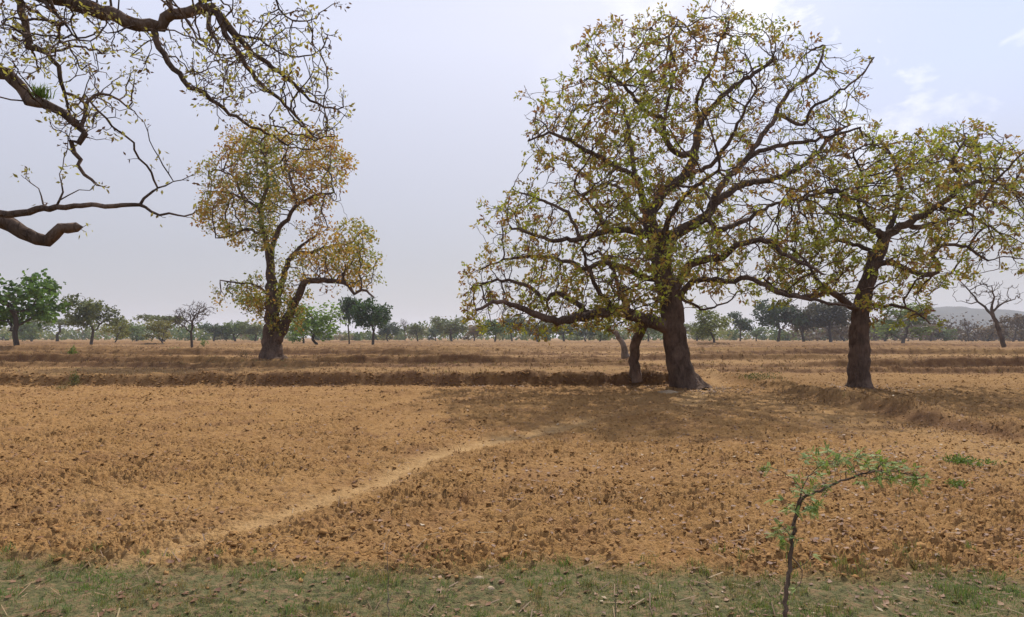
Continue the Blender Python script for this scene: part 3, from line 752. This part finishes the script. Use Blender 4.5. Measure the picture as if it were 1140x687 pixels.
# ---- sapling in the foreground
def compound(P, D, n, L):
    """feathery leaves: n leaves with pairs of leaflets"""
    V_ = []; F_ = []; A_ = []; k_ = 0
    for p_, d in zip(P, D):
        for _ in range(n):
            d_ = d*.5+rng.normal(0, .7, 3); d_[2] *= .6; d_ /= np.linalg.norm(d_)
            e = np.cross(d_, [0, 0, 1.])+rng.normal(0, .2, 3); e /= np.linalg.norm(e); l_ = L*rng.uniform(.6, 1.2); v_ = rng.uniform(.1, 1)
            for q in np.linspace(.15, 1, 9):
                c_ = p_+d_*l_*q+np.array([0, 0, -.15*l_*q*q])
                for sg in (-1, 1):
                    ll = .26*l_*(1.15-q*.6); w_ = .07*l_; ee = e*sg+d_*.35; ee /= np.linalg.norm(ee)
                    V_ += [c_, c_+ee*ll*.5+d_*w_, c_+ee*ll, c_+ee*ll*.5-d_*w_]; F_.append((k_, k_+1, k_+2, k_+3)); k_ += 4; A_.append(v_)
    return np.array(V_), [np.array(F_)], np.array(A_)
t = Tree(4.5, .035)
t.limb([(864,755),(869,720),(873,690),(877,650),(881,612),(885,580),(889,564),(898,552),(914,546),(930,538),(948,532),(969,523)], 7, 1.8, .15)
t.limb([(883,582),(889,560),(893,545),(900,530)], 3, 1, -.1)
t.limb([(882,600),(875,590),(868,584)], 2.2, 1, .05)
t.limb([(955,529),(985,524),(1010,528),(1030,531)], 2.2, .8, .1)
t.limb([(881,620),(890,630),(893,645),(885,655)], 1.8, .8, -.05)
t.limb([(880,635),(895,628),(905,618)], 1.4, .7, .05)
t.limb([(896,551),(885,535),(872,525),(856,520)], 1.5, .6, .1)
t.attract([(985,527,45,12,1),(925,513,32,12,.9),(960,512,30,9,.6),(893,562,20,13,.7),(868,550,14,8,.3),(872,598,14,14,.5),(905,540,20,14,.5),(1020,535,18,8,.4)], 430, .22, (935,550,95,60))
t.grow(.6, .035, 40, .3, 0); t.radii(.0011, .017)
Tp, Td = t.tips(.003, .15)
cl = compound(Tp, Td, 4, .060)
sx, sy = (866-CX)/F*4.5, 4.5
finish(t, 'sapling', 'young thorny sapling in the foreground with feathery green leaves leaning right', 'sapling', (sx, sy, gz(sx, sy)), .006, M['bark_brown'], None, (cl[0], cl[1], cl[2]), M['leaf_acacia'])

def stem(label, px, ytop, Yd, w, lean, forks, leafy=0, name='dry_stem', cat='dry stem'):
    t = Tree(Yd, .05); x = (px-CX)/F*Yd; zb_ = gz(x, Yd); yb_ = HY+(CH-zb_+.02)*F/Yd
    t.limb([(px, yb_), (px+lean*.3, (yb_*2+ytop)/3), (px+lean*.5, (yb_+ytop*2)/3), (px+lean, ytop)], w, w*.4, .05)
    for (f, dx, dy) in forks:
        yy = yb_+(ytop-yb_)*f; xx = px+lean*f; t.limb([(xx, yy), (xx+dx*.5, yy-dy*.6), (xx+dx, yy-dy)], w*.5, w*.25, rng.uniform(-.1, .1))
    t.radii(w*.2/F*Yd/2, w/F*Yd/2)
    lf = None
    if leafy:
        tp, td = t.tips(1, .2); lf = leaves(tp, td, leafy, .05, .02, rng.random(len(tp)), keep=.8)
    finish(t, name, label, cat, (x, Yd, zb_), 9 if lf is None else .0, M['bark_pale'], None, lf, M['leaf_acacia'] if lf else None)
stem('thin bare dry stem standing in the grass left of centre', 433, 606, 4.7, 2.0, -1, [(.5, 5, 14), (.75, -4, 10)])
stem('short thin dry stem in the grass strip right of centre', 684, 640, 4.9, 1.6, 3, [(.6, -5, 12)])

# ---- small green weeds and bushes in the fields
def bush(label, px, py, wpx, hpx, h, colr, name='shrub', cat='shrub', n=260, size=None, group=None):
    x, y = gp(px, py, h); z = gz(x, y); W = wpx/F*y/2; H_ = hpx/F*y
    root = empty(name, (x, y, z)); tag(root, label, cat, group)
    k_ = max(6, int(n/40)); ctr = np.stack([rng.normal(0, W*.45, k_), rng.normal(0, W*.45, k_), rng.uniform(.25, .85, k_)*H_], -1)
    tt = Tree(1, H_/4); tt.pos = []; tt.par = []
    b0 = tt.add((0, 0, -.05), -1, 0)
    for c_ in ctr:
        a_ = tt.add(c_*np.array([.35, .35, .5]), b0, 0); tt.add(c_, a_, 0)
    tt.radii(H_*.012, H_*.03); _, sm = tt.tubes(99)
    mk('stems', sm[0], sm[1], M['bark_far'], root)
    P_ = ctr[rng.integers(0, k_, n)]+rng.normal(0, 1, (n, 3))*np.array([W*.28, W*.28, H_*.16]); P_[:, 2] = np.clip(P_[:, 2], .02, None)
    lv = leaves(P_, np.tile([0, 0, 1.], (n, 1)), 1, size or max(.07, H_*.14), .01, clumpval(P_, 2/W, .5, .4), .15, droop=-.2)
    o = mk('foliage', lv[0], lv[1], M['leaf_far'], root, attr=lv[2]); o.color = (*colr, 1)
G1 = (.11, .17, .04); G2 = (.13, .15, .05)
bush('small bright green bush in the terraced field at the far left', 80, 401, 10, 14, .5, G1)
bush('low yellow green weed on the second bank at far left', 69, 428, 26, 10, .3, (.16, .13, .06))
bush('small green weed beside the bare leafless tree', 197, 392, 12, 8, .5, (.15, .22, .05))
bush('upright green weed right of the bare leafless tree', 227, 386, 5, 9, .55, (.12, .2, .05))
bush('green weed clump on the first bank in front of the left field', 84, 424, 10, 16, .3, (.10, .11, .045))
bush('dark brushy mound of dry twigs left of the golden tree trunk', 275, 404, 26, 10, .45, (.07, .05, .035))
bush('flat bright green weed patch right of the sapling tip', 1080, 522, 46, 9, .0, (.13, .19, .05), 'weed', 'weed', 500, .06)
bush('small green weed below the bright weed patch on the right', 1068, 545, 26, 7, .0, (.14, .19, .05), 'weed', 'weed', 200, .05)
bush('tiny green weed left of the sapling leaves', 848, 528, 12, 8, .0, (.10, .16, .04), 'weed', 'weed', 90, .04)
bush('olive weeds growing on the ridge left of the right tree', 845, 428, 46, 8, .1, (.11, .12, .05), 'weed', 'weed', 500, .09)
bush('dry brown brush on the ridge in front of the right tree', 905, 447, 62, 7, .1, (.2, .125, .065), 'shrub', 'shrub', 260, .07)
bush('dark dry brush along the ridge at the right', 1030, 476, 90, 7, .1, (.17, .10, .055), 'shrub', 'shrub', 380, .06)

# ---- distant trees
def variant(kind, seed):
    """unit tree: height 1, half width .5, returns mesh datas"""
    global rng
    keep_rng = rng; rng = np.random.default_rng(seed)
    t = Tree(1, .045); H_ = 1.0
    b0 = t.add((0, 0, -.02), -1, .03)
    lean = rng.normal(0, .02, 2); last = b0; th = {'round': .28, 'umbrella': .34, 'bush': .1, 'bare': .3, 'tall': .3, 'wide': .22, 'multi': .08}[kind]
    for k_ in range(1, int(th/.045)+1): last = t.add((lean[0]*k_*.2, lean[1]*k_*.2, k_*.045), last, .026-.001*k_)
    n_ = {'round': 230, 'umbrella': 210, 'bush': 170, 'bare': 300, 'tall': 210, 'wide': 260, 'multi': 200}[kind]
    A_ = []
    lob = []
    for k_ in range(9):
        a = rng.uniform(0, 6.28)
        if kind == 'round': c_ = (rng.uniform(.1, .3)*math.cos(a), rng.uniform(.1, .3)*math.sin(a), rng.uniform(.42, .82)); r_ = (.2, .15)
        elif kind == 'umbrella': c_ = (rng.uniform(.1, .36)*math.cos(a), rng.uniform(.1, .36)*math.sin(a), rng.uniform(.68, .88)); r_ = (.17, .09)
        elif kind == 'bush': c_ = (rng.uniform(.1, .32)*math.cos(a), rng.uniform(.1, .32)*math.sin(a), rng.uniform(.22, .72)); r_ = (.2, .2)
        elif kind == 'bare': c_ = (rng.uniform(.05, .34)*math.cos(a), rng.uniform(.05, .34)*math.sin(a), rng.uniform(.45, .85)); r_ = (.2, .15)
        elif kind == 'tall': c_ = (rng.uniform(.05, .24)*math.cos(a), rng.uniform(.05, .24)*math.sin(a), rng.choice([.45, .62, .85])); r_ = (.22, .1)
        elif kind == 'wide': c_ = (rng.uniform(.1, .36)*math.cos(a), rng.uniform(.1, .36)*math.sin(a), rng.uniform(.33, .8)); r_ = (.17, .14)
        else: c_ = (rng.uniform(.1, .34)*math.cos(a), rng.uniform(.1, .34)*math.sin(a), rng.uniform(.3, .82)); r_ = (.16, .16)
        lob.append((np.array(c_), r_))
    while len(A_) < n_:
        c_, r_ = lob[rng.integers(len(lob))]; q = rng.normal(0, 1, 3); q /= np.linalg.norm(q); q *= rng.random()**.33
        A_.append(c_+q*np.array([r_[0], r_[0], r_[1]]))
    t.A = np.array(A_); t.grow(.9, .05, 60, .25, .05)
    if kind == 'bare': t.twigs(3, .08)
    t.radii(.0028, .03 if kind != 'multi' else .02)
    big, small = t.tubes(0); Tp, Td = t.tips(.006, .4)
    nl = {'bare': 0, 'round': 16, 'umbrella': 13, 'bush': 18, 'tall': 16, 'wide': 16, 'multi': 12}[kind]
    if nl:
        cv = np.clip(.5+.9*perlin(Tp[:, 0]*6+seed, Tp[:, 2]*6+Tp[:, 1]*5)+rng.normal(0, .1, len(Tp)), 0, 1)
        lv = leaves(Tp, Td, nl, .052, .034, cv, .15, aspect=.75)
    else: lv = None
    allv = np.vstack([g_[0] for g_ in (big, lv) if g_]); zt_ = np.percentile(allv[:, 2], 99.6); wr = np.percentile(np.hypot(allv[:, 0], allv[:, 1]), 97)
    for g_ in (big, lv):
        if g_: g_[0][:] = g_[0]*np.array([.5/wr, .5/wr, 1/zt_])
    def md(name, g, m_, at=None):
        o = mk(name, g[0], g[1], m_, smooth=at is None, attr=at); d_ = o.data; bpy.data.objects.remove(o); return d_
    res = [('trunk', md('trunk', big, M['bark_far'])) if big else None, ('branches', md('branches', small, M['bark_far'])) if small else None, ('crown', md('crown', lv[:2], M['leaf_far'], lv[2])) if lv else None]
    rng = keep_rng
    return [r_ for r_ in res if r_]
VAR = {}
for k_, sd in (('round', 1), ('umbrella', 2), ('bush', 3), ('bare', 4), ('tall', 5), ('wide', 6), ('multi', 7)):
    VAR[k_] = [variant(k_, sd), variant(k_, sd+20)]
cnt = 0
def far_tree(px, by_, ty, wpx, kind, colr, label, name='tree', group='trees along the far edge of the fields', depth=None):
    global cnt
    Yd = depth or 1.78*F/(by_-HY)
    x = (px-CX)/F*Yd; z = gz(x, Yd)
    Ht = (CH-z+(HY-ty)/F*Yd); W = wpx/F*Yd
    root = empty(name, (x, Yd, z), rng.uniform(0, 6.28)); tag(root, label, 'tree', group)
    for (nm, d_) in VAR[kind][cnt % 2]:
        o = bpy.data.objects.new(nm, d_); C.objects.link(o); o.parent = root
        o.scale = (W*1.12, W*1.12, Ht*1.05); o.color = (*colr, 1)
        if nm != 'crown': o.color = (1, 1, 1, 1)
    cnt += 1
g_mid = (.11, .16, .045); g_dull = (.13, .155, .07); g_yel = (.22, .23, .07); g_dark = (.05, .08, .04); g_bri = (.17, .27, .055); brn = (.17, .12, .08); g_blu = (.065, .10, .06)
FT = [
 (20,389,303,88,'wide',(.095,.17,.04),'big bushy dark green tree cut by the left edge of the photo','leafy_tree'),
 (101,384,332,46,'round',(.12,.14,.06),'rounded tree with pale green top and reddish left side, second from left','round_tree'),
 (64,381,355,48,'umbrella',g_dull,'dull green flat topped tree beside the big left edge tree','umbrella_tree'),
 (35,380,357,34,'bush',g_mid,'low green bushy tree peeping out right of the leftmost trunk','bushy_tree'),
 (128,382.5,355,26,'multi',g_yel,'small thin yellow green tree right of the rounded tree','small_tree'),
 (152,380,362,30,'bush',g_mid,'low dull green tree between the small yellow tree and flat topped tree','bushy_tree'),
 (182,381,352,48,'umbrella',g_dull,'flat topped tree behind the yellow green one, left of the leafless tree','umbrella_tree'),
 (181,383,358,30,'multi',(.19,.18,.06),'yellow green small tree in front of the flat topped tree','small_tree'),
 (214,388,338,44,'bare',brn,'bare pinkish brown leafless tree left of the golden tree','bare_tree'),
 (238,380,361,30,'bush',g_blu,'low dark green tree just right of the bare leafless tree','bushy_tree'),
 (262,380,359,32,'bush',g_mid,'green bushy tree seen left of the golden tree trunk','bushy_tree'),
 (284,380,360,28,'round',g_dull,'dull green tree touching the golden tree trunk on its left','round_tree'),
 (352,384,340,62,'multi',g_bri,'bright light green tree directly behind the golden tree trunk','light_green_tree'),
 (338,382,356,34,'bush',g_bri,'low bright green bush tree between golden tree trunk and light green tree','bushy_tree'),
 (389,383,333,22,'tall',g_dark,'narrow dark green tree left of the broad dark one','narrow_tree'),
 (415,384,334,44,'round',(.045,.085,.03),'dense dark green tree right of the golden tree','round_tree'),
 (432,380,360,26,'bush',g_blu,'low bluish tree just behind the dense dark green tree','bushy_tree'),
 (451,379.6,356,12,'bare',brn,'tiny spindly leafless tree in the gap of the left treeline','bare_tree'),
 (465,379.8,362,24,'round',g_dull,'small round dull green tree beside the spindly leafless one','round_tree'),
 (485,379.5,364,20,'bush',g_blu,'low hazy tree between small round tree and larger dome tree','bushy_tree'),
 (503,380,354,38,'wide',g_dull,'dome shaped dull green tree in the open gap left of the big tree','dome_tree'),
 (528,379.6,363,22,'bush',brn,'low brownish tree right of the dome shaped tree','bushy_tree'),
 (551,381,357,30,'round',(.10,.16,.045),'brighter green small tree under the left tip of the big crown','round_tree'),
 (570,379.8,352,28,'round',g_blu,'hazy bluish tree behind the brighter green small tree','round_tree'),
 (599,380.5,356,44,'wide',(.11,.12,.045),'olive tree under the low left limb of the big tree','wide_tree'),
 (628,380,360,34,'round',(.11,.14,.04),'second olive green tree right of the first under the low limb','round_tree'),
 (652,380,362,26,'bush',g_blu,'low hazy tree under the middle of the low left limb','bushy_tree'),
 (668,381,358,34,'multi',g_mid,'light crowned tree left of the pale broken trunk','light_tree'),
 (722,380,356,30,'round',g_mid,'green tree seen between the leaning stem and the big trunk','round_tree'),
 (776,380,360,28,'bush',g_dull,'dull bushy tree immediately right of the big trunk','bushy_tree'),
 (795,383,344,48,'multi',(.15,.18,.055),'airy yellow green tree with several stems right of the big trunk','airy_tree'),
 (824,380.5,349,24,'tall',g_dark,'small dark two tiered tree right of the airy yellow tree','narrow_tree'),
 (842,379.8,365,18,'round',(.12,.17,.07),'small pale green round tree between two dark trees','round_tree'),
 (866,381,336,46,'round',g_dark,'tall dark tree left of the right tree, with gaps in its crown','dark_tree'),
 (895,381,338,44,'wide',(.07,.065,.05),'grey brown broad tree behind the leaves left of the right tree','broad_tree'),
 (925,381,334,50,'round',(.06,.06,.045),'dark brownish tree just left of the right tree trunk','dark_tree'),
 (940,380,350,40,'multi',brn,'thin reddish brown tree behind the right tree trunk','thin_tree'),
 (1005,382,341,62,'multi',(.14,.19,.075),'light green feathery tree right of the right tree trunk','feathery_tree'),
 (985,380,357,36,'bush',g_dull,'low green tree peeking just right of the right trunk','bushy_tree'),
 (1052,379.8,366,26,'bush',g_mid,'low green tree at the foot of the hazy hill','bushy_tree'),
 (1036,379.8,362,20,'round',brn,'small brown tree between feathery tree and low green tree','round_tree'),
 (1078,380.5,357,18,'bare',(.2,.12,.1),'short leafless pinkish tree left of the tall leafless one','bare_tree'),
 (1100,380,361,30,'multi',brn,'low brown scrubby tree behind the tall leafless tree','scrub_tree'),
 (1128,380.3,352,34,'multi',(.12,.085,.06),'reddish brown scrubby tree at the right edge of the photo','scrub_tree'),
 (1150,380.5,346,40,'bare',(.12,.085,.06),'leafless brown tree cut by the right edge of the photo','bare_tree'),
]
for a_ in FT: far_tree(*a_)
# tall leafless tree on the right: traced
t = Tree(88, .6)
t.limb([(1118,386),(1114,372),(1108,355),(1104,344)], 5, 3.4, 0)
t.limb([(1108,355),(1098,344),(1088,335),(1078,322),(1068,312)], 2.6, .9, 2)
t.limb([(1104,344),(1107,330),(1104,318)], 2.2, .9, -1)
t.limb([(1106,348),(1116,338),(1130,333)], 2.2, .8, -2)
t.limb([(1088,335),(1080,338),(1070,335)], 1.6, .7, 1)
t.attract([(1078,322,22,14),(1102,325,16,14),(1125,330,18,12)], 130, 3, (1100,328,45,25)); t.grow(6, .7, 40); t.twigs(2, .8); t.radii(.022, .3)
bx = (1118-CX)/F*88
finish(t, 'bare_tree', 'tall slim leafless tree leaning left near the right edge, past the banks', 'tree', (bx, 88, gz(bx, 88)), .1, M['bark_far'])

# far wood reading as one mass
def wood(name, label, t0, t1, Y0, Y1, ncl, hmin, hmax, cols, sd, size=.9):
    r = np.random.default_rng(sd); X = []; H_ = []
    P_ = []; vals = []
    Yc = r.uniform(Y0, Y1, ncl); Xc = r.uniform(t0, t1, ncl)*Yc
    hc = hmin*.7+(hmax*1.1-hmin*.7)*np.clip(.45+1.5*perlin(Xc*.012+sd, Yc*.002)+.3*r.normal(size=ncl), 0, 1)
    for x, y, h in zip(Xc, Yc, hc):
        k_ = 55; q = r.normal(0, 1, (k_, 3)); q /= np.linalg.norm(q, axis=1)[:, None]; q *= (r.random(k_)**.4)[:, None]
        w = h*r.uniform(.45, .8)
        P_.append(np.array([x, y, .5+h*.52])+q*np.array([w, w, h*.5])); vals.append(np.full(k_, r.random()))
    P_ = np.vstack(P_); vals = np.concatenate(vals)
    lv = leaves(P_, np.tile([0, 0, .1], (len(P_), 1)), 1, size*2.2, .2, vals, .1, aspect=.9)
    m_ = leaf_mat(name, cols, .25)
    tag(mk(name, lv[0], lv[1], m_, attr=lv[2]), label, 'wood', kind='stuff')
wood('far_wood', 'distant hazy green tree line behind the nearer trees along the horizon', -1.3, .62, 380, 620, 640, 6, 14, [(0, (.05, .09, .03)), (.4, (.11, .16, .045)), (.75, (.20, .22, .065)), (1, (.22, .16, .09))], 5)
wood('brown_wood', 'distant leafless brownish scrub wood at the right end of the horizon', .45, 1.35, 300, 480, 360, 7, 15, [(0, (.07, .055, .045)), (.5, (.12, .09, .07)), (.9, (.15, .11, .09)), (1, (.09, .11, .05))], 9, .7)

# ---- hills
hx = np.linspace(600, 3600, 160); hy = np.linspace(1500, 2900, 50)
HX, HYY = np.meshgrid(hx, hy)
prof = np.interp(HX/1900*1, [.55, .64, .69, .74, .79, .9, 1.1, 1.4, 1.9], [0, .42, .93, 1.05, 1.0, .85, .8, .7, 0])
HZ = 98*prof*np.exp(-((HYY-2050)/380)**2)*(1+.22*fbm(HX*.004, HYY*.004, 5))-3
nr, nc = HX.shape; ii = (np.arange(nr-1)[:, None]*nc+np.arange(nc-1)[None, :]).ravel()
tag(mk('hills', np.stack([HX, HYY, HZ], -1).reshape(-1, 3), np.stack([ii, ii+1, ii+nc+1, ii+nc], 1), M['hill'], smooth=True), 'low hazy blue hill beyond the trees at the right', 'hill', kind='structure')

# ---- haze
HZD = .00019
def box(name, lo, hi, m_):
    x0, y0, z0 = lo; x1, y1, z1 = hi
    V_ = [(x0,y0,z0),(x1,y0,z0),(x1,y1,z0),(x0,y1,z0),(x0,y0,z1),(x1,y0,z1),(x1,y1,z1),(x0,y1,z1)]
    return mk(name, V_, np.array([(0,3,2,1),(4,5,6,7),(0,1,5,4),(1,2,6,5),(2,3,7,6),(3,0,4,7)]), m_)
m, nt, out = mat('haze_air')
pvn = nt.nodes.new('ShaderNodeVolumePrincipled'); pvn.inputs['Color'].default_value = (.80, .84, .95, 1); pvn.inputs['Density'].default_value = HZD
pvn.inputs['Anisotropy'].default_value = .2
nt.links.new(pvn.outputs[0], out.inputs['Volume'])
tag(box('haze', (-38000, -120, -4), (38000, 9100, 135), m), 'thin pale dusty air over the whole plain', 'haze', kind='stuff')

# ------------------------------------------------------------ sky and sun
EL, AZ = math.radians(50), math.radians(16)
sun = bpy.data.lights.new('sun', 'SUN'); sun.energy = 4.5; sun.angle = math.radians(.8); sun.color = (1, .95, .87)
so = bpy.data.objects.new('sun', sun); C.objects.link(so)
so.rotation_euler = Vector((-math.cos(EL)*math.sin(AZ), -math.cos(EL)*math.cos(AZ), -math.sin(EL))).to_track_quat('-Z', 'Y').to_euler()
so.location = (20, 60, 80)
w = bpy.data.worlds.new('World'); S.world = w; w.use_nodes = True; nt = w.node_tree; nt.nodes.clear()
out = nt.nodes.new('ShaderNodeOutputWorld'); bg = nt.nodes.new('ShaderNodeBackground'); bg.inputs['Strength'].default_value = .1
sky = nt.nodes.new('ShaderNodeTexSky'); sky.sky_type = 'NISHITA'; sky.sun_disc = False; sky.sun_elevation = EL; sky.sun_rotation = AZ
sky.dust_density = 2.5; sky.air_density = 1.0
tc = nt.nodes.new('ShaderNodeTexCoord'); sx_ = nt.nodes.new('ShaderNodeSeparateXYZ'); nt.links.new(tc.outputs['Generated'], sx_.inputs[0])
# thin high veil: pale lavender grey, denser and duller towards the horizon
veil = ramp(nt, sx_.outputs['Z'], [(0, (4.7, 4.7, 5.1)), (.12, (5.1, 5.1, 5.7)), (.26, (6.4, 6.5, 7.6)), (.42, (7.8, 8.1, 9.8)), (1, (8.0, 8.5, 10.4))])
base = mix(nt, .8, sky.outputs[0], veil)
# bluer opening at upper right (towards +X)
bl = math_(nt, 'MULTIPLY', ramp(nt, sx_.outputs['X'], [(.25, (0, 0, 0)), (.55, (1, 1, 1))]), ramp(nt, sx_.outputs['Z'], [(.18, (0, 0, 0)), (.34, (1, 1, 1))]))
base = mix(nt, bl, base, (6.9, 7.7, 10.2))
mp = nt.nodes.new('ShaderNodeMapping'); mp.inputs['Scale'].default_value = (1, 1, 1.5); nt.links.new(tc.outputs['Generated'], mp.inputs[0])
cn = noise(nt, mp.outputs[0], 7, 7, .58, .3)
cl = ramp(nt, cn, [(.53, (0, 0, 0)), (.66, (1, 1, 1))])
cm = math_(nt, 'MULTIPLY', cl, math_(nt, 'MULTIPLY', ramp(nt, sx_.outputs['X'], [(.02, (0, 0, 0)), (.4, (1, 1, 1))]), ramp(nt, sx_.outputs['Z'], [(.15, (0, 0, 0)), (.38, (1, 1, 1))])))
base = mix(nt, cm, base, (11.2, 11.2, 11.6))

nt.links.new(base, bg.inputs['Color']); nt.links.new(bg.outputs[0], out.inputs['Surface'])
